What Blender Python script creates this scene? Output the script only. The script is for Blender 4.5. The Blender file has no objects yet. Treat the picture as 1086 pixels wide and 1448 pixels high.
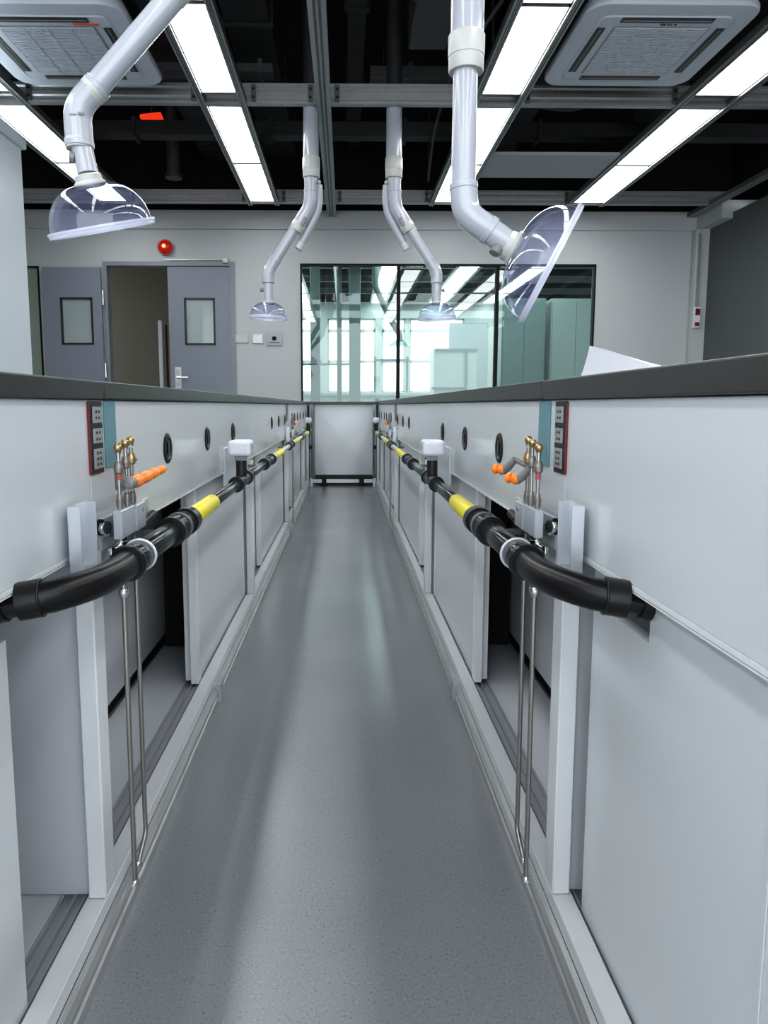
import bpy, bmesh, math, random
from mathutils import Vector, Matrix
random.seed(7)
COL = bpy.context.scene.collection
C0 = -0.025            # middle of the aisle
CAMH = 0.86

# ------------------------------------------------------------------ materials
def new_mat(name):
    m = bpy.data.materials.new(name); m.use_nodes = True
    return m, m.node_tree, m.node_tree.nodes['Principled BSDF']

def mat(name, col, rough=0.5, metal=0.0, spec=0.5, noise=0.0, nscale=8.0, bump=0.0, bscale=60.0, emit=None, estr=0.0, coat=0.0, stretch=None):
    m, nt, b = new_mat(name)
    b.inputs['Base Color'].default_value = (*col, 1)
    b.inputs['Roughness'].default_value = rough
    b.inputs['Metallic'].default_value = metal
    b.inputs['Specular IOR Level'].default_value = spec
    b.inputs['Coat Weight'].default_value = coat
    b.inputs['Coat Roughness'].default_value = 0.08
    if emit:
        b.inputs['Emission Color'].default_value = (*emit, 1)
        b.inputs['Emission Strength'].default_value = estr
    tc = nt.nodes.new('ShaderNodeTexCoord')
    src = tc.outputs['Object']
    if stretch:
        mp = nt.nodes.new('ShaderNodeMapping'); mp.inputs['Scale'].default_value = stretch
        nt.links.new(src, mp.inputs['Vector']); src = mp.outputs['Vector']
    if noise > 0:
        n = nt.nodes.new('ShaderNodeTexNoise'); n.inputs['Scale'].default_value = nscale; n.inputs['Detail'].default_value = 4
        nt.links.new(src, n.inputs['Vector'])
        r = nt.nodes.new('ShaderNodeMix'); r.data_type = 'RGBA'
        r.inputs['A'].default_value = (*[c * (1 - noise) for c in col], 1)
        r.inputs['B'].default_value = (*[min(1, c * (1 + noise)) for c in col], 1)
        nt.links.new(n.outputs['Fac'], r.inputs['Factor'])
        nt.links.new(r.outputs['Result'], b.inputs['Base Color'])
    if bump > 0:
        n2 = nt.nodes.new('ShaderNodeTexNoise'); n2.inputs['Scale'].default_value = bscale
        nt.links.new(src, n2.inputs['Vector'])
        bp = nt.nodes.new('ShaderNodeBump'); bp.inputs['Strength'].default_value = bump; bp.inputs['Distance'].default_value = 0.002
        nt.links.new(n2.outputs['Fac'], bp.inputs['Height']); nt.links.new(bp.outputs['Normal'], b.inputs['Normal'])
    return m

def glass(name, tint, gl=0.12, rough=0.0, haze=0.0, hcol=(0.9, 0.9, 1.0), edge=0.6):
    """thin sheet: mostly see-through, mirror-like towards grazing angles, a little milky"""
    m = bpy.data.materials.new(name); m.use_nodes = True
    nt = m.node_tree; nt.nodes.clear()
    out = nt.nodes.new('ShaderNodeOutputMaterial')
    tr = nt.nodes.new('ShaderNodeBsdfTransparent'); tr.inputs['Color'].default_value = (*tint, 1)
    g = nt.nodes.new('ShaderNodeBsdfGlossy'); g.inputs['Roughness'].default_value = rough
    d = nt.nodes.new('ShaderNodeBsdfTranslucent'); d.inputs['Color'].default_value = (*hcol, 1)
    d2 = nt.nodes.new('ShaderNodeBsdfDiffuse'); d2.inputs['Color'].default_value = (*hcol, 1)
    ad = nt.nodes.new('ShaderNodeMixShader'); ad.inputs[0].default_value = 0.5
    nt.links.new(d.outputs[0], ad.inputs[1]); nt.links.new(d2.outputs[0], ad.inputs[2])
    lw = nt.nodes.new('ShaderNodeLayerWeight'); lw.inputs['Blend'].default_value = 0.5
    mr = nt.nodes.new('ShaderNodeMapRange'); mr.inputs['To Min'].default_value = gl; mr.inputs['To Max'].default_value = edge
    pw = nt.nodes.new('ShaderNodeMath'); pw.operation = 'POWER'; pw.inputs[1].default_value = 3.0
    nt.links.new(lw.outputs['Facing'], pw.inputs[0]); nt.links.new(pw.outputs[0], mr.inputs['Value'])
    m1 = nt.nodes.new('ShaderNodeMixShader'); m1.inputs[0].default_value = haze
    m2 = nt.nodes.new('ShaderNodeMixShader')
    nt.links.new(tr.outputs[0], m1.inputs[1]); nt.links.new(ad.outputs[0], m1.inputs[2])
    nt.links.new(mr.outputs[0], m2.inputs[0]); nt.links.new(m1.outputs[0], m2.inputs[1]); nt.links.new(g.outputs[0], m2.inputs[2])
    nt.links.new(m2.outputs[0], out.inputs['Surface'])
    return m

M = {}
M['panel'] = mat('white_laminate', (0.60, 0.635, 0.66), 0.16, spec=0.5, noise=0.02, nscale=2)
M['frame'] = mat('white_powder_coat', (0.69, 0.715, 0.73), 0.32, noise=0.03, nscale=20)
M['door'] = mat('white_door_board', (0.60, 0.63, 0.645), 0.22, noise=0.02, nscale=2)
M['inner'] = mat('cabinet_inside', (0.50, 0.52, 0.545), 0.4, noise=0.04, nscale=4)
M['innerdark'] = mat('inner_shade_and_end_plate', (0.03, 0.03, 0.03), 0.8, spec=0.1, noise=0.08, nscale=4)  # near-black: painted shade inside the cabinet, also the dark end plates
M['track'] = mat('grey_track_plastic', (0.32, 0.335, 0.365), 0.45, noise=0.0)
M['alu'] = mat('brushed_aluminium', (0.62, 0.63, 0.63), 0.38, metal=0.85, noise=0.22, nscale=9, stretch=(6, 0.6, 14), bump=0.15, bscale=120)
M['alu2'] = mat('satin_aluminium', (0.62, 0.65, 0.70), 0.35, metal=0.55, noise=0.04, nscale=30)
M['clip'] = mat('grey_clip_plastic', (0.42, 0.45, 0.49), 0.4)
M['galv'] = mat('galvanised_steel', (0.42, 0.43, 0.43), 0.4, metal=0.75, noise=0.15, nscale=25)
M['galvd'] = mat('dull_zinc', (0.16, 0.165, 0.165), 0.45, metal=0.5, noise=0.15, nscale=25)
M['chrome'] = mat('chrome', (0.72, 0.72, 0.72), 0.16, metal=1.0, noise=0.08, nscale=60)
M['steel'] = mat('stainless_tube', (0.40, 0.39, 0.36), 0.3, metal=0.9, noise=0.0, nscale=40)
M['brass'] = mat('brass', (0.50, 0.36, 0.18), 0.3, metal=0.9, noise=0.2, nscale=90)
M['bronze'] = mat('grey_bronze', (0.26, 0.24, 0.225), 0.4, metal=0.6, noise=0.2, nscale=90)
M['ring'] = mat('red_ring', (0.40, 0.10, 0.10), 0.5)
M['orange'] = mat('orange_plastic', (0.95, 0.25, 0.02), 0.35, coat=0.3)
M['black'] = mat('black_pipe_plastic', (0.009, 0.009, 0.010), 0.22, spec=0.4, noise=0.1, nscale=30)
M['rubber'] = mat('black_rubber_elbow', (0.007, 0.0065, 0.007), 0.33, spec=0.35, noise=0.1, nscale=30)
M['collar'] = mat('black_collar', (0.010, 0.010, 0.011), 0.3, spec=0.35, noise=0.15, nscale=40)
M['yellow'] = mat('yellow_tape', (0.80, 0.68, 0.03), 0.38, noise=0.08, nscale=60, bump=0.3, bscale=80)
M['white'] = mat('white_plastic', (0.64, 0.66, 0.71), 0.3, coat=0.2)
M['pvc'] = mat('pale_grey_pvc', (0.40, 0.42, 0.47), 0.22, coat=0.4, noise=0.02, nscale=6)
M['joint'] = mat('off_white_joint', (0.48, 0.49, 0.47), 0.35, noise=0.03, nscale=20)
M['knob'] = mat('grey_knob', (0.20, 0.20, 0.20), 0.4, noise=0.1, nscale=90)
M['top'] = mat('dark_resin_worktop', (0.034, 0.030, 0.027), 0.34, noise=0.15, nscale=40, bump=0.08)
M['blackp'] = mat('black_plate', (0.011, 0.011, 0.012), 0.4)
M['socket'] = mat('grey_socket_face', (0.30, 0.31, 0.32), 0.35, noise=0.3, nscale=120)
M['teal'] = mat('teal_glass_strip', (0.12, 0.27, 0.31), 0.2, noise=0.1, nscale=6)
M['red'] = mat('red_plastic', (0.16, 0.012, 0.01), 0.3)
M['redlamp'] = mat('red_lamp', (0.45, 0.012, 0.008), 0.25, emit=(1, 0.03, 0.01), estr=0.10)
M['lampcore'] = mat('lamp_core', (0.9, 0.4, 0.1), 0.25, emit=(1, 0.45, 0.1), estr=0.8)
M['grommet'] = mat('black_grommet', (0.010, 0.010, 0.010), 0.35)
M['wall'] = mat('grey_white_wall', (0.45, 0.475, 0.475), 0.55, noise=0.03, nscale=1.5)
M['wallend'] = mat('blue_white_partition', (0.70, 0.76, 0.80), 0.3, noise=0.03, nscale=1.5)
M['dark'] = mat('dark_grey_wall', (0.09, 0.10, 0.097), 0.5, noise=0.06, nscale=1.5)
M['ceil'] = mat('black_plenum', (0.003, 0.003, 0.003), 0.9, noise=0.2)
M['duct'] = mat('black_duct', (0.024, 0.024, 0.025), 0.6, noise=0.3, nscale=3)
M['duct2'] = mat('dark_grey_duct', (0.07, 0.07, 0.072), 0.55, noise=0.2, nscale=3)
M['acw'] = mat('cassette_plastic', (0.54, 0.58, 0.64), 0.35, noise=0.02)
M['acg'] = mat('cassette_grille', (0.26, 0.28, 0.31), 0.4)
M['slot'] = mat('cassette_slot', (0.035, 0.035, 0.037), 0.35)
M['orlab'] = mat('orange_label', (0.75, 0.16, 0.06), 0.5)
M['plate'] = mat('grey_ceiling_plate', (0.40, 0.42, 0.45), 0.5)
M['doorg'] = mat('blue_grey_door', (0.205, 0.225, 0.27), 0.42, noise=0.03, nscale=2)
M['doorf'] = mat('grey_door_frame', (0.22, 0.24, 0.27), 0.4)
M['wframe'] = mat('dark_window_frame', (0.010, 0.009, 0.008), 0.6, spec=0.2, noise=0.2, nscale=20)
M['paper'] = mat('white_paper', (0.80, 0.82, 0.88), 0.6, noise=0.02)
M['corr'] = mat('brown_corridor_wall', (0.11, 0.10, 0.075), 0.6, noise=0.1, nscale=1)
M['cab'] = mat('pale_green_cabinet', (0.62, 0.68, 0.66), 0.4)
M['tealcol'] = mat('teal_column', (0.20, 0.26, 0.26), 0.4, noise=0.1)
M['cab2'] = mat('grey_green_cupboard', (0.36, 0.42, 0.41), 0.4)
M['blueg'] = mat('blue_grey_partition', (0.38, 0.44, 0.46), 0.45)
M['seal'] = mat('silver_sticker', (0.5, 0.5, 0.5), 0.3, metal=0.4)
M['diff'] = mat('lit_diffuser', (0.9, 0.9, 0.9), 0.5, emit=(0.97, 0.985, 1.0), estr=7.8)
M['glass'] = glass('green_window_glass', (0.76, 0.86, 0.84), gl=0.05, edge=0.5, haze=0.01, hcol=(0.7, 0.85, 0.82))
M['doorglass'] = glass('door_pane', (0.35, 0.42, 0.42), gl=0.16, edge=0.5, haze=0.75, hcol=(0.70, 0.80, 0.79))
M['dome'] = glass('clear_acrylic', (0.84, 0.85, 0.95), gl=0.06, edge=0.8, haze=0.07, hcol=(0.55, 0.58, 0.95), rough=0.03)
M['rim'] = glass('frosted_acrylic_rim', (0.85, 0.87, 0.95), gl=0.08, haze=0.72, hcol=(0.90, 0.92, 1.0), rough=0.2)
M['glassfin'] = glass('teal_glass_fin', (0.50, 0.68, 0.66), gl=0.05, edge=0.4, haze=0.25, hcol=(0.3, 0.5, 0.5))
M['acryl'] = glass('clear_side_panel', (0.55, 0.68, 0.66), gl=0.1, edge=0.5, haze=0.35, hcol=(0.4, 0.5, 0.5))

def floor_mat():
    m, nt, b = new_mat('grey_speckled_vinyl')
    tc = nt.nodes.new('ShaderNodeTexCoord')
    n = nt.nodes.new('ShaderNodeTexNoise'); n.inputs['Scale'].default_value = 230; n.inputs['Detail'].default_value = 3
    n2 = nt.nodes.new('ShaderNodeTexNoise'); n2.inputs['Scale'].default_value = 2.0
    cr = nt.nodes.new('ShaderNodeValToRGB')
    e = cr.color_ramp.elements
    e[0].position = 0.32; e[0].color = (0.22, 0.23, 0.24, 1)
    e[1].position = 0.40; e[1].color = (0.305, 0.318, 0.335, 1)
    a = e.new(0.62); a.color = (0.32, 0.333, 0.35, 1)
    a = e.new(0.70); a.color = (0.41, 0.42, 0.44, 1)
    mx = nt.nodes.new('ShaderNodeMix'); mx.data_type = 'RGBA'; mx.blend_type = 'MULTIPLY'; mx.inputs['Factor'].default_value = 0.25
    nt.links.new(tc.outputs['Object'], n.inputs['Vector']); nt.links.new(tc.outputs['Object'], n2.inputs['Vector'])
    nt.links.new(n.outputs['Fac'], cr.inputs['Fac'])
    nt.links.new(cr.outputs['Color'], mx.inputs['A']); nt.links.new(n2.outputs['Fac'], mx.inputs['B'])
    nt.links.new(mx.outputs['Result'], b.inputs['Base Color'])
    b.inputs['Roughness'].default_value = 0.23
    bp = nt.nodes.new('ShaderNodeBump'); bp.inputs['Strength'].default_value = 0.05; bp.inputs['Distance'].default_value = 0.001
    nt.links.new(n.outputs['Fac'], bp.inputs['Height']); nt.links.new(bp.outputs['Normal'], b.inputs['Normal'])
    return m
M['floor'] = floor_mat()

# ------------------------------------------------------------------ mesh builder
class MB:
    def __init__(self):
        self.bm = bmesh.new(); self.mats = []
    def mi(self, m):
        if m is None: return 0
        if m not in self.mats: self.mats.append(m)
        return self.mats.index(m)
    def box(self, a, b, m=None, bev=0.0, seg=1, rot=None, piv=None):
        x0, x1 = sorted((a[0], b[0])); y0, y1 = sorted((a[1], b[1])); z0, z1 = sorted((a[2], b[2]))
        vs = [self.bm.verts.new(p) for p in [(x0,y0,z0),(x1,y0,z0),(x1,y1,z0),(x0,y1,z0),(x0,y0,z1),(x1,y0,z1),(x1,y1,z1),(x0,y1,z1)]]
        fs = [self.bm.faces.new([vs[i] for i in q]) for q in [(0,3,2,1),(4,5,6,7),(0,1,5,4),(1,2,6,5),(2,3,7,6),(3,0,4,7)]]
        k = self.mi(m)
        for f in fs: f.material_index = k
        if bev > 0:
            es = list({e for f in fs for e in f.edges})
            r = bmesh.ops.bevel(self.bm, geom=es, offset=bev, segments=seg, affect='EDGES', profile=0.5)
            for f in r['faces']: f.material_index = k; f.smooth = seg > 1
            vs = list({v for f in r['faces'] for v in f.verts} | {v for v in vs if v.is_valid})
        if rot is not None:
            pv = Vector(piv) if piv else Vector(((x0+x1)/2, (y0+y1)/2, (z0+z1)/2))
            bmesh.ops.rotate(self.bm, verts=vs, cent=pv, matrix=rot)
        return self
    def rings(self, rings, m=None, cap=True, smooth=True, close=False):
        k = self.mi(m); n = len(rings[0])
        vv = [[self.bm.verts.new(p) for p in r] for r in rings]
        for i in range(len(vv) - (0 if close else 1)):
            a, b = vv[i], vv[(i+1) % len(vv)]
            for j in range(n):
                f = self.bm.faces.new([a[j], a[(j+1) % n], b[(j+1) % n], b[j]]); f.smooth = smooth; f.material_index = k
        if cap and not close:
            for r in (vv[0][::-1], vv[-1]):
                f = self.bm.faces.new(r); f.material_index = k
        return self
    def tube(self, pts, r, m=None, seg=16, cap=True):
        pts = [Vector(p) for p in pts]; n = len(pts)
        rr = r if isinstance(r, (list, tuple)) else [r] * n
        t = (pts[1] - pts[0]).normalized()
        ref = Vector((0, 0, 1)) if abs(t.z) < 0.9 else Vector((1, 0, 0))
        u = t.cross(ref).normalized(); rings = []
        for i, p in enumerate(pts):
            if i == 0: d = pts[1] - pts[0]
            elif i == n - 1: d = pts[-1] - pts[-2]
            else:
                d1 = (pts[i] - pts[i-1]); d2 = (pts[i+1] - pts[i])
                d1 = d1.normalized() if d1.length > 1e-7 else d2.normalized()
                d2 = d2.normalized() if d2.length > 1e-7 else d1
                d = d1 + d2
            if d.length < 1e-7: d = t
            d.normalize()
            u = (u - d * u.dot(d)).normalized(); v = d.cross(u)
            rings.append([p + (u * math.cos(2*math.pi*j/seg) + v * math.sin(2*math.pi*j/seg)) * rr[i] for j in range(seg)])
        return self.rings(rings, m, cap)
    def lathe(self, org, axis, prof, m=None, seg=32, cap=True):
        """prof: list of (distance along axis, radius)"""
        org = Vector(org); d = Vector(axis).normalized()
        ref = Vector((0, 0, 1)) if abs(d.z) < 0.9 else Vector((1, 0, 0))
        u = d.cross(ref).normalized(); v = d.cross(u)
        rings = [[org + d*a + (u*math.cos(2*math.pi*j/seg) + v*math.sin(2*math.pi*j/seg))*max(r, 1e-5) for j in range(seg)] for a, r in prof]
        return self.rings(rings, m, cap)
    def torus(self, c, axis, R, r, m=None, seg=32, s2=10):
        c = Vector(c); d = Vector(axis).normalized()
        ref = Vector((0, 0, 1)) if abs(d.z) < 0.9 else Vector((1, 0, 0))
        u = d.cross(ref).normalized(); v = d.cross(u); rings = []
        for i in range(seg):
            a = 2*math.pi*i/seg; rad = u*math.cos(a) + v*math.sin(a)
            rings.append([c + rad*(R + r*math.cos(2*math.pi*j/s2)) + d*r*math.sin(2*math.pi*j/s2) for j in range(s2)])
        return self.rings(rings, m, cap=False, close=True)
    def prism(self, poly, axis, a, b, m=None):
        """poly in the two other axes (x,y,z order), extruded along axis from a to b"""
        def P(p, t):
            return {'x': (t, p[0], p[1]), 'y': (p[0], t, p[1]), 'z': (p[0], p[1], t)}[axis]
        k = self.mi(m)
        A = [self.bm.verts.new(P(p, a)) for p in poly]; B = [self.bm.verts.new(P(p, b)) for p in poly]
        n = len(poly)
        fs = [self.bm.faces.new([A[i], A[(i+1) % n], B[(i+1) % n], B[i]]) for i in range(n)]
        fs += [self.bm.faces.new(A[::-1]), self.bm.faces.new(B)]
        for f in fs: f.material_index = k
        return self
    def quad(self, pts, m=None):
        f = self.bm.faces.new([self.bm.verts.new(p) for p in pts]); f.material_index = self.mi(m)
        return self
    def build(self, name, m=None, parent=None):
        bmesh.ops.recalc_face_normals(self.bm, faces=list(self.bm.faces))
        for e in self.bm.edges:
            if len(e.link_faces) == 2 and e.calc_face_angle(0) > 0.68: e.smooth = False
        me = bpy.data.meshes.new(name)
        self.bm.to_mesh(me); self.bm.free()
        ms = self.mats or ([m] if m else [])
        if m and not self.mats: ms = [m]
        for x in ms: me.materials.append(x)
        o = bpy.data.objects.new(name, me); COL.objects.link(o)
        if parent:
            o.parent = parent
            o.matrix_parent_inverse = Matrix.Translation(-world_loc(parent))
        return o

WL = {}
def world_loc(o):
    v = Vector((0, 0, 0))
    # empties are never nested: a part mesh stands at its parent's identity offset
    while o is not None:
        if o.type == 'EMPTY': v += o.location
        o = o.parent
    return v

def tag(o, label, cat, group=None, kind=None):
    o['label'] = label; o['category'] = cat
    if group: o['group'] = group
    if kind: o['kind'] = kind
    return o
def thing(name, label, cat, loc=(0, 0, 0), group=None):
    o = bpy.data.objects.new(name, None); COL.objects.link(o)
    o.location = loc; o.empty_display_size = 0.1
    return tag(o, label, cat, group)
def struct(name, mb, m=None, label=None, cat=None, parent=None):
    o = mb.build(name, m, parent)
    o['kind'] = 'structure'
    if label: o['label'] = label; o['category'] = cat or 'structure'
    return o
def part(name, mb, m, parent, label=None, stuff=False):
    o = mb.build(name, m, None)
    o.parent = parent
    if parent.type == 'EMPTY':
        o.matrix_parent_inverse = Matrix.Translation(-parent.location)
    if label: o['label'] = label
    if stuff: o['kind'] = 'stuff'
    return o

def arc(c, r, a0, a1, n, plane='xz'):
    out = []
    for i in range(n + 1):
        a = a0 + (a1 - a0) * i / n
        if plane == 'xz': out.append((c[0] + r*math.cos(a), c[1], c[2] + r*math.sin(a)))
    return out
def smooth_path(pts, rad, n=6):
    """round the corners of a polyline"""
    P = [Vector(p) for p in pts]; out = [P[0]]
    for i in range(1, len(P) - 1):
        a, b, c = P[i-1], P[i], P[i+1]
        d1 = (a - b); d2 = (c - b)
        r = min(rad, d1.length * 0.48, d2.length * 0.48)
        s = b + d1.normalized() * r; e = b + d2.normalized() * r
        for k in range(n + 1):
            t = k / n
            out.append(s*(1-t)**2 + b*2*t*(1-t) + e*t*t)
    out.append(P[-1])
    return out

# ------------------------------------------------------------------ the room
WY = 8.0       # far wall
def wallpieces(mb, holes, x0, x1, z0, z1, y0, y1):
    xs = sorted({x0, x1, *[h[0] for h in holes], *[h[1] for h in holes]})
    for a, b in zip(xs, xs[1:]):
        zz = [z0]
        for h in sorted(holes, key=lambda h: h[2]):
            if h[0] <= a and h[1] >= b: zz += [h[2], h[3]]
        zz.append(z1)
        for i in range(0, len(zz), 2):
            if zz[i+1] - zz[i] > 1e-4: mb.box((a, y0, zz[i]), (b, y1, zz[i+1]))
WIN = (-0.50, 2.83, 0.88, 2.435); DOOR = (-2.66, -1.27, 0.0, 2.42); WIN2 = (-4.35, -3.41, 0.9, 2.40)
mb = MB(); wallpieces(mb, [WIN, DOOR, WIN2], -4.7, 4.4, 0, 3.0, WY, WY + 0.12)
struct('wall_far', mb, M['wall'])
struct('wall_far_upper', MB().box((-4.7, WY + 0.02, 3.0), (4.4, WY + 0.12, 3.9)), M['ceil'])
struct('trim_1', MB().box((-4.7, WY - 0.03, 2.80), (4.35, WY, 3.0)), M['wall'])          # shallow bulkhead over the far wall
struct('floor', MB().box((-7, -3.2, -0.05), (7, 15.6, 0.0)), M['floor'])
struct('ceiling', MB().box((-7, -3.2, 3.9), (7, 15.6, 3.98)), M['ceil'])
struct('wall_left', MB().box((-4.8, -3.0, 0), (-4.7, WY + .12, 3.9)), M['wall'])
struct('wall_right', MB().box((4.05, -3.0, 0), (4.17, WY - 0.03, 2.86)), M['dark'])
struct('wall_right_upper', MB().box((4.3, -3.0, 2.86), (4.4, WY + .12, 3.9)), M['ceil'])
struct('trim_2', MB().box((3.93, 7.45, 2.80), (4.3, WY - 0.031, 2.985), bev=0.004), M['wall'])
struct('trim_3', MB().box((3.90, 7.90, 0), (4.049, WY - 0.031, 2.80)), M['wall'])
# free-standing partition whose end shows at the left edge of the photograph
struct('wall_partition', MB().box((-2.9, 1.5, 0), (-2.21, 5.0, 2.60), bev=0.006).box((-2.92, 1.5, 2.601), (-2.185, 5.03, 2.68), bev=0.006), M['wallend'])

# windows
def window(n, W, mull, depth=0.06):
    x0, x1, z0, z1 = W
    f = MB(); t = 0.018
    y0, y1 = WY - 0.012, WY + depth
    f.box((x0, y0, z1 - t), (x1, y1, z1)); f.box((x0, y0, z0), (x1, y1, z0 + t))
    f.box((x0, y0, z0 + t), (x0 + t, y1, z1 - t)); f.box((x1 - t, y0, z0 + t), (x1, y1, z1 - t))
    for x in mull: f.box((x - 0.019, y0 + 0.004, z0 + t), (x + 0.019, y1, z1 - t))
    o = f.build('window_%d' % n, M['wframe']); o['kind'] = 'structure'
    xs = [x0 + t] + [v for x in mull for v in (x - 0.019, x + 0.019)] + [x1 - t]
    for a, b in zip(xs[::2], xs[1::2]):
        part('window_pane', MB().box((a, WY + 0.02, z0 + t), (b, WY + 0.026, z1 - t)), M['glass'], o)
    return o
window(1, WIN, [0.605, 1.72])
window(2, WIN2, [])

# double door: left leaf swung open flat against the wall, right leaf closed
fr = MB()
fr.box((-2.70, WY - 0.02, 0), (-2.655, WY + 0.10, 2.45)).box((-1.285, WY - 0.02, 0), (-1.235, WY + 0.10, 2.45)).box((-2.70, WY - 0.021, 2.405), (-1.235, WY + 0.10, 2.45))
d0 = struct('door_1', fr, M['doorf'])
def leaf(x0, x1, y0, y1, wx0, wx1, wz0, wz1, zt):
    mb = MB(); wallpieces(mb, [(wx0, wx1, wz0, wz1)], x0, x1, 0.01, zt, y0, y1)
    o = part('door_leaf', mb, M['doorg'], d0)
    f = MB(); t = 0.013
    for a, b in (((wx0 - .008, wz0 - .008), (wx0 + t, wz1 + .008)), ((wx1 - t, wz0 - .008), (wx1 + .008, wz1 + .008)), ((wx0, wz0 - .008), (wx1, wz0 + t)), ((wx0, wz1 - t), (wx1, wz1 + .008))):
        f.box((a[0], y0 - 0.008, a[1]), (b[0], y0 + 0.012, b[1]))
    part('pane_frame', f, M['blackp'], o)
    part('pane', MB().box((wx0 + t, y0 + 0.012, wz0 + t), (wx1 - t, y0 + 0.020, wz1 - t)), M['doorglass'], o)
    return o
l1 = leaf(-3.345, -2.705, WY - 0.085, WY - 0.04, -3.15, -2.81, 1.54, 2.04, 2.375)
l2 = leaf(-1.985, -1.287, WY + 0.0, WY + 0.045, -1.80, -1.47, 1.545, 2.05, 2.40)
hp = MB().box((-1.93, WY - 0.012, 1.05), (-1.86, WY, 1.29), M['white'], bev=0.004)
hp.box((-1.915, WY - 0.016, 1.20), (-1.875, WY - 0.012, 1.26), M['seal']).box((-1.915, WY - 0.016, 1.07), (-1.875, WY - 0.012, 1.12), M['seal'])
hp.tube([(-1.895, WY - 0.012, 1.17), (-1.895, WY - 0.06, 1.17), (-1.77, WY - 0.06, 1.168)], 0.011, M['chrome'], seg=10)
part('door_handle', hp, None, l2)
dc = MB().box((-1.36, WY - 0.05, 2.43), (-1.30, WY - 0.021, 2.49), M['galv'], bev=0.004).box((-2.0, WY - 0.035, 2.462), (-1.36, WY - 0.022, 2.475), M['galv'])
part('door_closer', dc, None, d0)
hg = MB()
for z in (2.05, 1.25, 0.4): hg.tube([(-2.695, WY - 0.055, z - 0.08), (-2.695, WY - 0.055, z + 0.08)], 0.014, seg=10)
part('hinge', hg, M['chrome'], d0)
# dim corridor behind the door
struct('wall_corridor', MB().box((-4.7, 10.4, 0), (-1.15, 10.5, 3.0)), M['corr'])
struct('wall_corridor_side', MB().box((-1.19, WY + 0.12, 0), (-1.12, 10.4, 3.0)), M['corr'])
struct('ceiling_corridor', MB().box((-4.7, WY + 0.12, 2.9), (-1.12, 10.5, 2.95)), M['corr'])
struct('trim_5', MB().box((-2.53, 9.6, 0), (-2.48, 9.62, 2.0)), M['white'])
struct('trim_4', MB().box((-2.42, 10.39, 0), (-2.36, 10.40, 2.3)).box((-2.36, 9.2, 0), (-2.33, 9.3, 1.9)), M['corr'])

# ------------------------------------------------------------------ room beyond the window
YB = 14.8
holes = [(-0.98, -0.50, 1.13, 2.66), (-0.36, 0.14, 1.13, 2.66), (0.22, 0.64, 1.13, 2.66), (0.78, 1.26, 1.13, 2.66), (1.36, 2.50, 1.13, 2.66), (-2.6, -1.4, 1.13, 2.42)]
mb = MB(); wallpieces(mb, holes, -4.7, 7.0, 0, 3.0, YB, YB + 0.2)
struct('wall_beyond', mb, M['cab'])
struct('wall_beyond_upper', MB().box((-4.7, YB, 3.0), (7.0, YB + 0.2, 3.9)), M['ceil'])
for i, h in enumerate(holes):
    f = MB(); x0, x1, z0, z1 = h
    zm = 1.75; t = 0.03; f.box((x0, YB + .03, 2.38), (x1, YB + .1, 2.44))
    f.box((x0, YB + .03, z0), (x0 + t, YB + .1, z1)).box((x1 - t, YB + .03, z0), (x1, YB + .1, z1)).box((x0, YB + .03, z1 - t), (x1, YB + .1, z1)).box((x0, YB + .03, z0), (x1, YB + .1, z0 + t)).box((x0, YB + .03, zm), (x1, YB + .1, zm + 0.05))
    struct('window_%d' % (3 + i), f, M['cab'])
struct('wall_side_beyond', MB().box((2.0, 13.5, 0), (2.75, 13.6, 2.42)), M['blueg'])
struct('wall_beyond_far_right', MB().box((6.0, 8.12, 0), (6.1, YB, 3.9)), M['blueg'])

def simple(name, mb, m, label, cat, group=None):
    o = mb.build(name, m); tag(o, label, cat, group); return o
# glass fins / columns in the far room
for x0, x1, y, lab in ((-0.50, -0.36, 10.2, 'teal column seen through the left window pane near its left edge'), (0.06, 0.24, 10.8, 'wide teal column in the middle of the left window pane'), (-0.13, -0.05, 11.0, 'thin teal post in the left window pane')):
    simple('column', MB().box((x0, y, 0), (x1, y + 0.12, 3.0), bev=0.01), M['tealcol'], lab, 'column')
# tall glass-fronted lab cupboards in the far room (third pane)
for i, (x0, x1, y, lab) in enumerate(((2.36, 3.02, 10.6, 'teal tall cupboard behind the right window pane, beside the dark mullion'), (3.10, 3.85, 10.6, 'pale tall cupboard seen at the right end of the right window pane'))):
    t = thing('tall_cupboard', lab, 'cupboard', ((x0+x1)/2, y, 0))
    part('body', MB().box((x0, y, 0), (x1, y + 0.5, 2.45), bev=0.005), M['cab2'] if i else M['tealcol'], t)
    part('door', MB().box((x0 + .02, y - 0.02, 0.1), ((x0+x1)/2 - .003, y - .001, 2.40)).box(((x0+x1)/2 + .003, y - 0.02, 0.1), (x1 - .02, y - .001, 2.40)), M['cab2'] if i else M['tealcol'], t)
# low white cabinet in the far room (second pane)
t = thing('fume_cabinet', 'square pale cabinet standing in front of the bright windows of the far room', 'cabinet', (1.6, 10.5, 0))
part('body', MB().box((1.33, 10.5, 0.0), (1.98, 11.0, 1.70), bev=0.01), M['cab'], t)
part('sash', MB().box((1.30, 10.46, 1.10), (1.80, 10.499, 1.13)).box((1.80, 10.47, 0.1), (1.83, 10.499, 1.66)).box((1.335, 10.48, 1.66), (1.98, 10.499, 1.70)), M['tealcol'], t)
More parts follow.
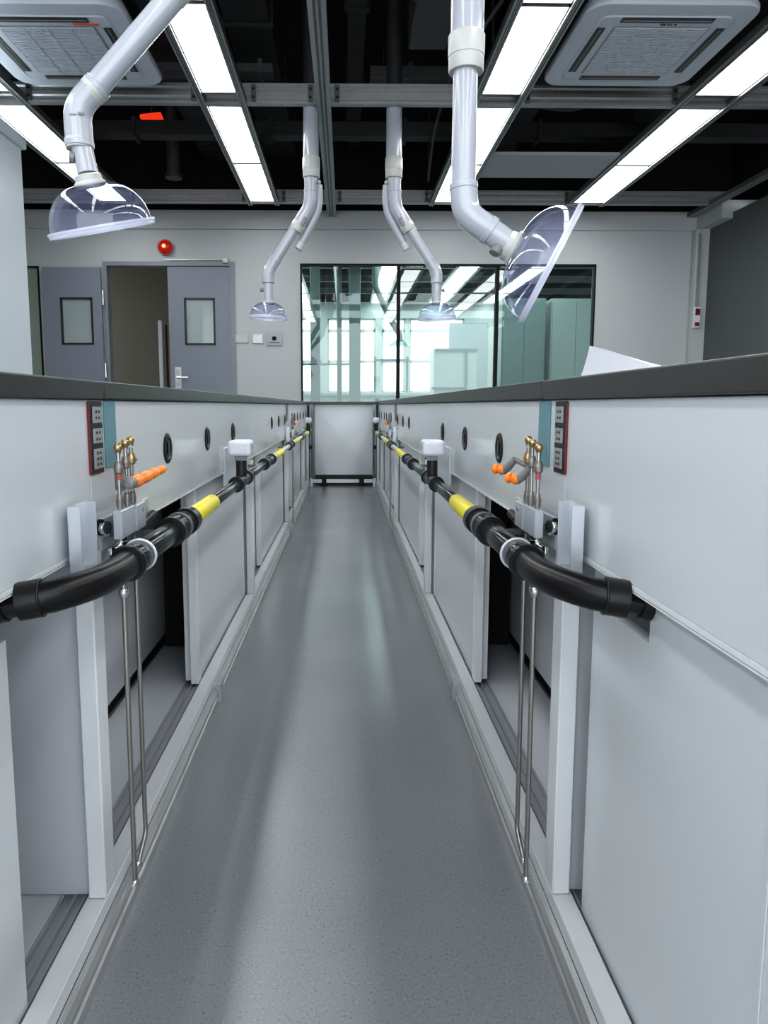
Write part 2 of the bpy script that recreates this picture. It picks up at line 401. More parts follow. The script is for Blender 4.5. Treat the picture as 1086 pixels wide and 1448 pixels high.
# bench with reagent rack in the far room
t = thing('far_bench', 'pale bench with a rack under the bright windows of the far room', 'bench', (0.2, 12.0, 0))
part('worktop', MB().box((-1.0, 11.8, 1.02), (2.4, 12.5, 1.07), bev=0.004), M['cab'], t)
part('body', MB().box((-0.95, 11.85, 0), (2.35, 12.45, 1.02)), M['cab'], t)
part('rack', MB().box((-0.9, 12.1, 1.55), (0.2, 12.3, 1.58)).box((-0.9, 12.18, 1.07), (-0.86, 12.22, 1.7)).box((0.16, 12.18, 1.07), (0.2, 12.22, 1.7)).box((0.5, 12.1, 1.62), (1.1, 12.3, 1.65)).box((0.5, 12.18, 1.07), (0.54, 12.22, 1.7)).box((1.06, 12.18, 1.07), (1.1, 12.22, 1.7)), M['tealcol'], t)
# extraction arms in the far room, small
def far_arm(x, y, s, label):
    t = thing('extraction_arm', label, 'extraction arm', (x, y, 3.9))
    pth = smooth_path([(x, y, 3.9), (x, y, 2.5), (x + s*.25, y, 2.0), (x + s*.35, y, 1.85), (x + s*.35, y, 1.75)], 0.08)
    part('duct_tube', MB().tube(pth, 0.045, seg=12), M['tealcol'], t)
    part('hood', MB().lathe((x + s*.35, y, 1.77), (0, 0, -1), [(0, .05), (.03, .09), (.08, .15), (.085, .155)], seg=20, cap=False), M['glassfin'], t)
far_arm(-0.62, 9.6, -1, 'dark curved extraction arm in the far room, left end of the window')
far_arm(0.42, 9.9, 1, 'dark curved extraction arm in the far room, beside the first mullion')

# ------------------------------------------------------------------ ceiling grid
ZG = 2.94
BEAMS = [-2.1, 0.3, 2.7, 5.11, 7.5]
def rail_y(mb, x, w, y0, y1, z=ZG, h=0.05):
    """aluminium strut running along the room: web with two lips"""
    mb.box((x - w/2, y0, z + 0.006), (x + w/2, y1, z + h), M['galvd'])
    mb.box((x - w/2, y0, z), (x - w/2 + w*0.28, y1, z + 0.006), M['galv'])
    mb.box((x + w/2 - w*0.28, y0, z), (x + w/2, y1, z + 0.006), M['galv'])
    mb.box((x - w*0.06, y0, z + 0.002), (x + w*0.06, y1, z + 0.006), M['galv'])
def beam_x(y, n):
    mb = MB(); x0, x1 = -4.65, 4.04
    prof = [(y, 2.945), (y - .006, 2.945), (y - .006, 2.965), (y + .004, 2.975), (y + .004, 2.99), (y - .004, 3.0), (y - .004, 3.025), (y + .004, 3.035), (y + .004, 3.05), (y - .006, 3.06), (y - .006, 3.08), (y + .04, 3.08), (y + .04, 2.945)]
    mb.prism(prof, 'x', x0, x1, M['galv'])
    for x in (-2.54, -2.20, -1.03, -0.65, -0.22, -0.07, .87, 1.26, 2.33, 2.72):   # bolted connector plates
        s = 1 if x in (-2.20, -0.65, -0.07, 1.26, 2.72) else -1
        mb.box((x, y - 0.014, 2.955), (x + s*0.035, y - 0.006, 3.07), M['galvd'])
        for z in (2.985, 3.04): mb.lathe((x + s*0.018, y - 0.014, z), (0, -1, 0), [(0, .010), (.008, .009)], M['blackp'], seg=8)
    o = mb.build('ceiling_beam'); o['kind'] = 'structure'
for i, y in enumerate(BEAMS): beam_x(y, i)
RX = [(-0.985, .045), (-0.705, .045), (0.905, .045), (1.215, .045), (-2.525, .045), (-2.215, .045), (2.345, .045), (2.70, .045)]
for x, w in RX:
    mb = MB(); rail_y(mb, x, w, -2.9, 7.56, z=2.935); o = mb.build('ceiling_rail'); o['kind'] = 'structure'
mb = MB(); rail_y(mb, -0.145, .10, -2.9, 7.96, z=2.925, h=0.045); o = mb.build('ceiling_rail'); o['kind'] = 'structure'
mb = MB(); rail_y(mb, 3.86, .09, -2.9, 7.98, z=2.935); o = mb.build('ceiling_rail'); o['kind'] = 'structure'

# light panels
segs = [(-1.95, -0.85), (-0.82, 0.22), (0.40, 1.50), (1.53, 2.62), (2.80, 3.88), (3.91, 4.95), (5.17, 6.32), (6.35, 7.46)]
STR = [(-0.962, -0.728, 'inner left strip'), (0.928, 1.192, 'inner right strip'), (-2.502, -2.238, 'outer left strip'), (2.368, 2.677, 'outer right strip')]
order = ['farthest behind the camera', 'next behind the camera', 'over the camera', 'ahead of the camera', 'second before the cross beam', 'touching the near cross beam', 'past the near cross beam', 'ending at the far beam']
for x0, x1, sl in STR:
    for k, (y0, y1) in enumerate(segs):
        t = thing('ceiling_light', 'lit ceiling panel, %s, %s' % (sl, order[k]), 'ceiling light', ((x0+x1)/2, (y0+y1)/2, ZG), 'flat light panels in the ceiling grid')
        e = 0.006
        part('frame', MB().box((x0, y0, ZG + .010), (x0 + e, y1, ZG + .04)).box((x1 - e, y0, ZG + .010), (x1, y1, ZG + .04)).box((x0, y0, ZG + .010), (x1, y0 + e, ZG + .04)).box((x0, y1 - e, ZG + .010), (x1, y1, ZG + .04)).box((x0, y0, ZG + .034), (x1, y1, ZG + .04)), M['galv'], t)
        part('diffuser', MB().box((x0 + e, y0 + e, ZG + .014), (x1 - e, y1 - e, ZG + .032)), M['diff'], t)

# lights of the far room
for x0, x1, lab in ((-0.97, -0.73, 'left'), (0.56, 0.82, 'centre'), (1.75, 2.05, 'right'), (2.85, 3.10, 'far right')):
    for k, (y0, y1) in enumerate(((8.6, 9.7), (9.8, 10.9), (11.0, 12.1), (12.2, 13.3), (13.5, 14.6))):
        t = thing('ceiling_light', 'lit ceiling panel of the far room, %s strip, %s from the window glass' % (lab, ['first', 'second', 'third', 'fourth', 'fifth'][k]), 'ceiling light', ((x0+x1)/2, (y0+y1)/2, 2.94), 'light panels in the far room')
        part('frame', MB().box((x0 - .05, y0 - .03, 2.95), (x0, y1 + .03, 3.0)).box((x1, y0 - .03, 2.95), (x1 + .05, y1 + .03, 3.0)), M['galv'], t)
        part('diffuser', MB().box((x0, y0, 2.955), (x1, y1, 2.98)), M['diff'], t)
for i, y in enumerate((9.75, 10.95, 12.15, 13.4)):
    o = MB().box((-4.6, y - .02, 2.95), (6, y + .02, 3.06)).build('ceiling_beam', M['galvd']); o['kind'] = 'structure'
o = MB().box((-0.17, 8.2, 2.93), (-0.10, 14.7, 2.97)).build('ceiling_rail', M['galv']); o['kind'] = 'structure'

# ducts and pipes in the dark plenum
def duct(a, b, m, label, flange=True):
    t = thing('air_duct', label, 'duct', ((a[0]+b[0])/2, (a[1]+b[1])/2, a[2]))
    part('casing', MB().box(a, b, bev=0.006), m, t)
    for fx in (.12, .88):
        hx = a[0] + (b[0] - a[0])*(fx if b[0] - a[0] > b[1] - a[1] else .5); hy = a[1] + (b[1] - a[1])*(fx if b[1] - a[1] > b[0] - a[0] else .5)
        part('hanger_rod', MB().tube([(hx, hy, b[2]), (hx, hy, 3.9)], .006, seg=6), M['duct'], t)
    ln = b[1] - a[1]; lx = b[0] - a[0]; i = 0 if ln > lx else 1
    q = a[1 - i] + 0.3
    while q < b[1 - i] - .03:
        if i == 0: f = MB().box((a[0] - .02, q, a[2] - .02), (b[0] + .02, q + .03, b[2] + .02))
        else: f = MB().box((q, a[1] - .02, a[2] - .02), (q + .03, b[1] + .02, b[2] + .02))
        part('flange', f, m, t); q += 1.15
duct((-0.84, -2, 3.52), (-0.52, 7.9, 3.84), M['duct'], 'black square duct running lengthwise above the grid, left of the centre rail')
duct((0.02, -2, 3.62), (0.16, 7.9, 3.8), M['duct'], 'narrow black duct running lengthwise just right of the centre rail')
duct((0.44, 3.0, 3.30), (0.70, 5.1, 3.6), M['duct2'], 'short dark grey duct above the grid, right of the centre rail')
duct((1.2, -2, 3.5), (1.75, 7.9, 3.8), M['duct'], 'broad black duct above the right air conditioner')
duct((-1.5, -2, 3.5), (-1.1, 7.9, 3.8), M['duct'], 'broad black duct above the left air conditioner')
duct((2.43, 5.5, 3.22), (2.60, 6.10, 3.36), M['duct2'], 'grey duct end behind the first cross beam on the right')
duct((-4.4, 6.20, 3.14), (4.0, 6.34, 3.26), M['duct'], 'low black duct crossing the room between the two cross beams')
duct((-4.4, 5.55, 3.36), (-0.54, 5.70, 3.42), M['duct2'], 'thin grey duct crossing behind the left air conditioner')
duct((0.20, 5.75, 3.40), (1.10, 5.95, 3.50), M['duct2'], 'small grey duct crossing behind the centre rail')
for x, y, z0, m, lab in ((-1.70, 7.22, 3.10, M['duct2'], 'grey vertical drop pipe behind the left light strip'), (-0.9, 6.0, 3.0, M['duct'], 'thin black hanger rod left of the centre rail')):
    r = .065 if m is M['duct2'] else .012
    simple('drop_pipe', MB().lathe((x, y, 3.9), (0, 0, -1), [(0, r), (3.9 - z0 - .03, r), (3.9 - z0 - .03, r*1.3), (3.9 - z0, r*1.3)], seg=16), m, lab, 'pipe')
def cable(pts, lab):
    simple('cable', MB().tube(smooth_path(pts, 0.35, 10), 0.012, seg=8), M['duct2'], lab, 'cable')
cable([(0.93, 3.2, 3.9), (0.93, 3.3, 3.3), (0.92, 3.9, 3.1), (0.80, 4.6, 3.1), (0.76, 5.15, 3.2), (0.76, 5.35, 3.9)], 'thin grey cable hanging by the first cross beam beside the near right arm')
cable([(1.02, 5.2, 3.9), (0.72, 5.8, 3.1), (0.80, 6.9, 3.02), (0.86, 7.4, 3.12), (.86, 7.44, 3.9)], 'sagging grey cable left of the right light strip')
cable([(1.1, 5.5, 3.9), (1.12, 5.5, 3.2), (1.5, 5.6, 3.12), (1.9, 5.6, 3.11), (2.1, 5.7, 3.9)], 'short pale cable above the grey ceiling plate')
t = thing('warning_tag', 'small red plastic tag up in the dark ceiling on the left', 'tag', (-1.66, 6.46, 3.36))
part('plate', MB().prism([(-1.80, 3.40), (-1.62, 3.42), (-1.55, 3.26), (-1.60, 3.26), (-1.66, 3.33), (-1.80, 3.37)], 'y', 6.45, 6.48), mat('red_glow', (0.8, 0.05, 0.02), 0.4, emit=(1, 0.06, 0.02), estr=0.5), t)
part('hanger', MB().tube([(-1.7, 6.465, 3.40), (-1.7, 6.465, 3.9)], 0.005, seg=6), M['duct2'], t)
# flat grey return plate in the grid
t = thing('return_air_panel', 'flat grey panel between the two right light strips', 'panel', (1.8, 6.4, 2.96))
part('plate', MB().box((1.24, 6.08, 2.95), (2.32, 6.68, 2.975), bev=0.003), M['plate'], t)
part('lip', MB().box((1.205, 6.09, 2.9852), (1.245, 6.67, 2.988)).box((1.2405, 6.09, 2.9755), (1.2445, 6.67, 2.9852)), M['galvd'], t)
part('lip', MB().box((2.315, 6.09, 2.9852), (2.36, 6.67, 2.988)).box((2.315, 6.09, 2.9755), (2.3185, 6.67, 2.9852)), M['galvd'], t)
t = thing('access_panel', 'dark grey access plate hanging high beside the near right arm', 'panel', (0.7, 3.8, 3.2))
part('plate', MB().box((0.52, 3.5, 3.12), (0.86, 4.05, 3.15), bev=0.003), M['duct2'], t)
part('hanger', MB().box((0.82, 3.7, 3.15), (0.84, 3.72, 3.9)), M['duct2'], t)

# ------------------------------------------------------------------ ceiling cassette air conditioners
def rrect(cx, cy, hx, hy, r, n=8):
    out = []
    for sx, sy, a0 in ((1, 1, 0), (-1, 1, 90), (-1, -1, 180), (1, -1, 270)):
        for k in range(n + 1):
            a = math.radians(a0 + 90*k/n)
            out.append((cx + sx*(hx - r) + r*math.cos(a), cy + sy*(hy - r) + r*math.sin(a)))
    return out
def cassette(cx, cy, label, sticker):
    t = thing('cassette_air_conditioner', label, 'air conditioner', (cx, cy, 2.99), 'ceiling cassette air conditioners')
    h = 0.475
    b = MB()
    rings = []
    for z, s, r in ((3.03, .455, .11), (2.985, h, .12), (2.965, h, .12), (2.955, h - .008, .115), (2.953, h - .10, .06), (2.958, h - .105, .055), (2.948, h - .115, .05)):
        rings.append([(x, y, z) for x, y in rrect(cx, cy, s, s, r)])
    b.rings(rings); part('fascia', b, M['acw'], t)
    part('housing', MB().box((cx - .40, cy - .40, 3.03), (cx + .40, cy + .40, 3.28), bev=.01), M['duct'], t)
    g = MB(); z = 2.9475
    g.box((cx - .27, cy - .27, z - .004), (cx + .27, cy + .27, z), M['acg'], bev=.002)
    n = 26
    for i in range(n):
        y = cy - .255 + .51*i/(n - 1)
        g.box((cx - .26, y - .0060, z - .008), (cx + .26, y + .0060, z - .004), M['acw'])
    for x in (-.13, 0, .13): g.box((cx + x - .003, cy - .262, z - .011), (cx + x + .003, cy + .262, z - .004), M['acw'])
    part('grille', g, None, t)
    for dx, dy in ((0, -1), (0, 1), (-1, 0), (1, 0)):
        s = MB(); c = 0.335; L = .255
        def bb(c0, c1, l, za, zb, m):
            if dx: s.box((cx + dx*c0, cy - l, za), (cx + dx*c1, cy + l, zb), m, bev=.002)
            else: s.box((cx - l, cy + dy*c0, za), (cx + l, cy + dy*c1, zb), m, bev=.002)
        bb(c - .024, c + .024, L, z - .004, z + .002, M['slot'])
        bb(c - .004, c + .004, L - .01, z - .008, z - .003, M['knob'])
        part('air_outlet', s, None, t)
    if sticker:
        part('sticker', MB().box((cx + .16, cy - .30, z - .003), (cx + .30, cy - .278, z)), M['orlab'], t, label='orange label strip')
    else:
        s = MB()
        for i, w in enumerate((.016, .010, .010, .006, .010)): s.box((cx - .02 + i*.019, cy - .298, z - .003), (cx - .02 + i*.019 + w, cy - .284, z))
        part('maker_mark', s, M['slot'], t)
cassette(1.765, 4.36, 'white square ceiling air conditioner on the right, between the right light strips', False)
cassette(-1.655, 4.40, 'white square ceiling air conditioner on the left, with an orange label strip', True)

# ------------------------------------------------------------------ extraction arms
def arm(name_label, y, pipes, elbows, joints, hood_o, hood_ax, hood_h, hood_r, knobs, extras=None, base=None, tw=1.0):
    t = thing('extraction_arm', name_label, 'extraction arm', (pipes[0][0][0][0], y, 3.9))
    for pts, r in pipes:
        part('duct_tube', MB().tube([(x, y + (dy[0] if dy else 0), z) for x, z, *dy in pts], r, seg=28), M['pvc'], t)
    for pts, r in elbows:
        path = smooth_path([(x, y, z) for x, z in pts], 0.09, 8)
        e = MB().tube(path, r, seg=28)
        for a, b in ((path[0], path[1]), (path[-1], path[-2])):
            d = (Vector(b) - Vector(a)).normalized()
            e.lathe(Vector(a) - d*.001, d, [(0, r*.98), (.002, r*1.05), (.016, r*1.05), (.018, r*.99)], seg=28)
        part('elbow', e, M['pvc'], t)
    for (x, z), (ax, az), L, r in joints:
        part('collar', MB().lathe((x, y, z), (ax, 0, az), [(0, r*.96), (.004, r), (L*.6, r), (L*.6, r*.965), (L - .004, r*.965), (L, r*.93)], seg=32), M['joint'], t)
    for (x, z), (ax, az), r, L, m in knobs:
        part('knob', MB().lathe((x, y - .01, z), (ax, -.25, az), [(0, r*.6), (L*.3, r*.6), (L*.3, r), (L*.95, r), (L, r*.9)], seg=10), m, t)
    ax = Vector((hood_ax[0], hood_ax[1], hood_ax[2])).normalized()
    prof = []
    r0 = elbows and hood_r * .24 or .04
    n = 16
    for i in range(n + 1):
        a = math.pi/2 * i / n
        prof.append((hood_h * (1 - math.cos(a)), r0 + (hood_r*.93 - r0) * math.sin(a)))
    o = Vector((hood_o[0], y, hood_o[1]))
    hd = part('hood', MB().lathe(o, ax, prof, seg=48, cap=False), M['dome'], t, label='clear plastic dome hood')
    e = o + ax * hood_h
    part('rim', MB().lathe(e, ax, [(0, hood_r*.92), (0, hood_r), (.007, hood_r), (.009, hood_r*.985), (.018, hood_r*.98), (.018, hood_r*.92), (0, hood_r*.92)], seg=64, cap=False), M['rim'], hd)
    nk = MB().lathe(o - ax*.030, ax, [(0, r0*.86), (.004, r0*1.0), (.020, r0*1.02), (.026, r0*1.18), (.034, r0*1.22), (.040, r0*1.05)], seg=32)
    part('neck', nk, M['joint'], t)
    if extras: extras(t)
    return t

# near right arm
Y4 = 2.1
arm('white extraction arm on the near right, dome hood turned sideways', Y4,
    [([(.348, 3.9), (.348, 1.84)], .047), ([(.346, 1.87), (.345, 1.47)], .0355), ([(.42, 1.372), (.487, 1.326)], .0375)],
    [([(.345, 1.50), (.352, 1.415), (.430, 1.366)], .0395)],
    [((.347, 1.905), (0, -1), .10, .052)],
    (.500, 1.318), (.90, -.165, -.455), .105, .182,
    [((.452, 1.328), (-.5, -.86), .017, .034, M['knob'])])
# near left arm (runs down towards the left)
Y1 = 2.3
def ex1(t):
    part('screw_mark', MB().box((-.845, Y1 - .0435, 1.745), (-.825, Y1 - .040, 1.750)).box((-.820, Y1 - .0435, 1.748), (-.800, Y1 - .040, 1.755)), M['knob'], t)
d1 = Vector((-.254, 0, -.259)).normalized()
arm('white extraction arm near the camera on the left, slanting down to a dome hood', Y1,
    [([(-.43, 3.9), (-.43, 2.30)], .047), ([(-.43, 2.32), (-.43, 2.24), (-.47, 2.19)], .047), ([(-.46, 2.18), (-.775, 1.845)], .0375), ([(-.833, 1.70), (-.811, 1.585)], .032)],
    [([(-.765, 1.852), (-.838, 1.785), (-.833, 1.665)], .042)],
    [((-.475, 2.175), (d1.x, d1.z), .085, .050), ((-.775, 1.845), (d1.x*.9, d1.z), .03, .0435), ((-.836, 1.69), (.06, -1), .03, .043)],
    (-.806, 1.555), (.17, .27, -.98), .125, .170,
    [((-.84, 1.63), (-1, .1), .018, .022, M['knob'])], ex1)
# far arms
def far_pair(x0, s, label, Y):
    def X(v): return x0 + s * v
    def ex(t):
        part('riser_pipe', MB().lathe((X(0), Y, 3.9), (0, 0, -1), [(0, .055), (.80, .055), (.80, .062), (.838, .062)], seg=24), M['duct'], t, label='dark upper pipe')
        # parallel spring link beside the upper elbow
        lk = smooth_path([(X(-.05), Y + .03, 2.44), (X(-.055), Y + .03, 2.27), (X(.085), Y + .03, 2.02)], .08, 6)
        part('spring_link', MB().tube(lk, .028, seg=16), M['pvc'], t)
        part('bracket', MB().box((X(.055) - .012, Y - .052, 2.135), (X(.055) + .012, Y - .03, 2.20), M['knob'], bev=.002, rot=Matrix.Rotation(s*math.radians(-30), 3, 'Y')), None, t)
        part('link_cap', MB().lathe((X(.075), Y + .03, 2.035), (s*.5, 0, -.866), [(0, .032), (.05, .032)], seg=16), M['joint'], t)
    return arm(label, Y,
        [([(X(0), 3.06), (X(0), 2.56)], .057), ([(X(0.005), 2.60), (X(.005), 2.35)], .046), ([(X(.03), 2.27), (X(.28), 1.885)], .038), ([(X(.318), 1.80), (X(.318), 1.62)], .036)],
        [([(X(.005), 2.40), (X(.008), 2.285), (X(.105), 2.13)], .047), ([(X(.262), 1.915), (X(.318), 1.83), (X(.318), 1.745)], .043)],
        [((X(0), 2.62), (0, -1), .14, .063), ((X(.085), 2.165), (s*.52, -.85), .06, .052)],
        (X(.318), 1.605), (0.05*s, 0, -1), .10, .142,
        [((X(.318) + s*.03, 1.69), (s, .2), .014, .03, M['knob']), ((X(-.045), 2.45), (-s, 0), .014, .02, M['joint'])], ex)
far_pair(-.240, -1, 'white jointed extraction arm bending left, dome hood above the wall switches', 5.2)
far_pair(.353, 1, 'white jointed extraction arm bending right with a dome hood, in front of the window', 5.2)

# ------------------------------------------------------------------ wall fittings on the far wall
t = thing('alarm_lamp', 'round red alarm lamp on the wall above the grey double door', 'lamp', (-1.99, WY - .03, 2.585))
part('base', MB().lathe((-1.99, WY - .03, 2.60), (0, -1, 0), [(0, .085), (.02, .085)], seg=28), M['red'], t)
part('lens', MB().lathe((-1.99, WY - .05, 2.60), (0, -1, 0), [(0, .078), (.03, .066), (.05, .04), (.056, .01)], seg=28), M['redlamp'], t)
part('bulb', MB().lathe((-1.99, WY - .106, 2.60), (0, -1, 0), [(0, .022), (.01, .018)], seg=12), M['lampcore'], t)
sw = [(-1.17, .155, .09, M['wall'], 'beige blank switch plate on the far wall, left of the three'), (-0.985, .12, .10, M['white'], 'white switch plate on the far wall, middle of the three'), (-0.80, .19, .15, M['plate'], 'grey switch plate with a dark button on the far wall, right of the three')]
for i, (x, w, h, m, lab) in enumerate(sw):
    z = 1.605; w = w*.98
    t = thing('switch_plate', lab, 'switch', (x, WY, z))
    part('plate', MB().box((x - w/2, WY - .018, z - h/2), (x + w/2, WY - .0005, z + h/2), bev=.004), m if i else M['joint'], t)
    if i == 1: part('button', MB().box((x - .02, WY - .022, z - .005), (x + .03, WY - .018, z + .02)), M['seal'], t)
    if i == 2: part('button', MB().lathe((x, WY - .018, z + .005), (0, -1, 0), [(0, .026), (.01, .022)], seg=14).box((x - .06, WY - .022, z - .045), (x + .06, WY - .018, z - .04)), M['wframe'], t)
t = thing('wall_conduit', 'white conduit with red and white box at the far right wall corner', 'conduit', (3.93, 7.89, 1.5))
part('conduit', MB().box((3.925, 7.87, 1.75), (3.945, 7.899, 2.75)), M['galv'], t)
part('box', MB().box((3.90, 7.85, 1.72), (3.97, 7.899, 1.95), M['white'], bev=.004).box((3.91, 7.845, 1.86), (3.96, 7.85, 1.93), M['red']).box((3.91, 7.845, 1.74), (3.96, 7.85, 1.78), M['red']), None, t)

# ------------------------------------------------------------------ benches
YS = [-0.773, 1.03, 2.833, 4.636, 6.439]
YEND = 7.30
SIDE = {-1: 'left', 1: 'right'}
def X(s, u): return C0 + s * u
def ubox(mb, s, u0, u1, y0, y1, z0, z1, m=None, bev=0.0, seg=1):
    return mb.box((X(s, u0), y0, z0), (X(s, u1), y1, z1), m, bev, seg)

PIPE_U, PIPE_Z = 0.290, 0.632
modname = ['nearest the camera', 'just past the near valve set', 'middle of the row', 'past the far valve set', 'last at the far end']
for s in (-1, 1):
    side = SIDE[s]
    for k, y0 in enumerate(YS):
        y1 = YS[k+1] if k < 4 else YEND
        t = thing('bench_cabinet', 'white service bench module, %s bench, %s' % (side, modname[k]), 'bench', (X(s, .7), (y0 + y1)/2, 0), 'white bench modules along the aisle')
        # posts, sill, top rail
        ubox_ = lambda mb, *a, **q: ubox(mb, s, *a, **q)
        pe = y1 + .045 if k < 4 else y1
        part('post', ubox(MB(), s, .358, .386, pe - .045, pe, .076, .634, bev=.002), M['frame'], t)
        y0 += .0455; y1 = pe; t.location = t.location
        fr = MB(); ubox(fr, s, .358, .391, y0, y1, .048, .075, bev=.0015)
        part('sill', fr, M['frame'], t)
        part('top_rail', ubox(MB(), s, .3865, .41, y0 + .001, y1 - .001, .80, .868), M['frame'], t)
        # back and floor and partition
        fl = ubox(MB(), s, .437, 1.05, y0, y1 - .001, .055, .068)
        part('floor_board', fl, M['inner'], t)
        tr = ubox(MB(), s, .391, .437, y0, y1 - .001, .040, .060)
        for u in (.396, .412, .432): ubox(tr, s, u, u + .0035, y0, y1 - .001, .060, .069)
        part('door_track', tr, M['track'], t)
        part('back_panel', ubox(MB(), s, .575, .59, y0 + .002, y1 - .003, .106, .80), M['inner'], t)
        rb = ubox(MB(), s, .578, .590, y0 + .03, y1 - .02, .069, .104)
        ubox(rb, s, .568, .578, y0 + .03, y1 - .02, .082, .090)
        part('gap_shade_strip', rb, M['blackp'], t)  # black strip standing in for the shadowed gap below the back panel
        part('partition', ubox(MB(), s, .3865, .567, y1 - .025, y1 - .005, .070, .80), M['inner'], t)
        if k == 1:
            part('inner_shade_sheet', ubox(MB(), s, .440, .567, 2.22, 2.24, .070, .80), M['innerdark'], t)  # near-black sheet added to stand for the deep shade inside the cabinet
        # upper panel
        up = MB(); p0, p1 = y0 + .0012, y1 - .0012
        ubox(up, s, .370, .3855, p0, p1, .645, .868, bev=.001)
        panel = part('upper_panel', up, M['panel'], t)
        lip = MB(); ubox(lip, s, .368, .3725, p0, p1, .640, .6449)
        if k == 0: ubox(lip, s, .3685, .372, p0, p1, .6365, .6385); ubox(lip, s, .370, .3725, p0, p1, .6385, .640)
        part('lip', lip, M['frame'], panel)
        gr = {0: [], 1: [1.543, 1.99, 2.446], 2: [3.745, 4.14, 4.56], 3: [5.20, 5.45, 5.78, 6.10], 4: [6.60, 6.95]}[k]
        for gy in gr:
            g = MB().lathe((X(s, .370), gy, .765), (-s, 0, 0), [(0, .034), (.002, .034), (.004, .031), (.004, .024), (.0015, .022), (.0015, .005)], seg=28)
            g.box((X(s, .3655), gy - .008, .750), (X(s, .3685), gy + .008, .780), bev=.001)
            part('grommet', g, M['grommet'], panel)
        # cover plate beside the vent cap
        if k in (1, 3) and k < 4:
            yc = y0 + 1.16
            part('cover_plate', ubox(MB(), s, .362, .3699, yc, min(yc + .55, y1 - .06), .60, .722, bev=.001), M['panel'], t)
            part('blank_plug', ubox(MB(), s, .364, .3699, yc + .42 + .15, yc + .45 + .15, .66, .70, bev=.001), M['frame'], t)
        # sliding doors
        def door(ua, ya, yb, notch=None, groove=None, name='sliding_door'):
            z0, z1 = .072, .636
            if notch:
                na, nb, nz = notch
                poly = [(ya, z0), (yb, z0), (yb, z1), (nb, z1), (nb, nz), (na, nz), (na, z1), (ya, z1)]
                if nb >= yb: poly = [(ya, z0), (yb, z0), (yb, nz), (na, nz), (na, z1), (ya, z1)]
            else:
                poly = [(ya, z0), (yb, z0), (yb, z1), (ya, z1)]
            d = MB().prism(poly, 'x', X(s, ua), X(s, ua + .016))
            o = part(name, d, M['door'], t)
            e = MB()   # pale edge profiles
            if not notch:
                e.prism([(X(s, ua + .018), ya - .004), (X(s, ua - .003), ya - .004), (X(s, ua - .003), ya + .030), (X(s, ua - .0003), ya + .030), (X(s, ua - .0003), ya - .0003), (X(s, ua + .018), ya - .0003)], 'z', z0 + .002, z1, M['frame'])
                part('edge_profile', e, None, o)
                e2 = MB(); ubox(e2, s, ua - .003, ua + .018, yb + .0003, yb + .004, z0 + .002, z1)
                part('edge_profile', e2, M['frame'], o)
            if groove is not None:
                part('edge_profile', ubox(MB(), s, ua - .002, ua - .0003, groove - .004, groove, z0, z1), M['door'], o)
            return o
        if k == 0:
            if s > 0: door(.395, -.35, 1.0, notch=(.812, .955, .572), groove=.56)
            else: door(.395, -.70, .835, notch=(.775, .835, .572))
        elif k == 1:
            door(.395, 1.90, 2.80); door(.416, 1.925, 2.79)
        elif k == 2:
            door(.395, 3.36, 4.60); door(.416, 2.89, 3.40)
        elif k == 3:
            door(.395, 5.36, 6.40); door(.416, 5.35, 6.39)
        else:
            door(.395, 6.50, 7.2)
    # aluminium skirting channel on the floor
    prof = [(.343, 0), (.343, .020), (.347, .023), (.347, .028), (.343, .031), (.343, .040), (.349, .046), (.3575, .0475), (.3575, 0)]
    lengths = [(-.80, 1.985), (1.99, 4.60), (4.605, 7.32)]
    nm = ['near length', 'middle length', 'far length']
    for i, (a, b) in enumerate(lengths):
        t = thing('floor_channel', 'ribbed aluminium floor channel along the %s of the aisle, %s' % (side, nm[i]), 'channel', (X(s, .35), (a+b)/2, 0), 'aluminium floor channels')
        part('channel', MB().prism([(X(s, u), z) for u, z in prof], 'y', a, b), M['alu'], t)
        part('clip', ubox(MB(), s, .337, .362, b - .055, b + .002, 0, .060, bev=.003), M['clip'], t, label='grey plastic joint clip')
    # worktops
    jy = 1.128 if s < 0 else 1.187
    for a, b, lab in ((-1.2, jy - .0012, 'dark grey worktop slab on the %s bench, near the camera' % side), (jy + .0012, 7.34, 'long dark grey worktop slab on the %s bench, reaching the far end' % side)):
        zt = .898 if s < 0 else .902
        o = ubox(MB(), s, .362, 1.12, a, b, .8695, zt, bev=.0025, seg=2).build('worktop', M['top']); tag(o, lab, 'worktop', 'dark worktops')
    # post bracket (open aluminium channel)
    for yb_, lab in ((.955, 'near the camera'), (4.555, 'beside the far valve set')):
        t = thing('post_bracket', 'satin aluminium channel bracket standing on the %s bench post, %s' % (side, lab), 'bracket', (X(s, .35), yb_ + .04, .62), 'aluminium post brackets')
        w = .030
        b = MB()
        ubox(b, s, .3425, .3605, yb_, yb_ + .003, .624, .720, bev=.0006)
        ubox(b, s, .3575, .3605, yb_ + .003, yb_ + .054, .624, .720)
        ubox(b, s, .3405, .3605, yb_ + .054, yb_ + .057, .624, .720, bev=.0006)
        ubox(b, s, .3605, .3695, yb_ + .030, yb_ + .053, .65, .70)
        part('channel', b, M['alu2'], t)
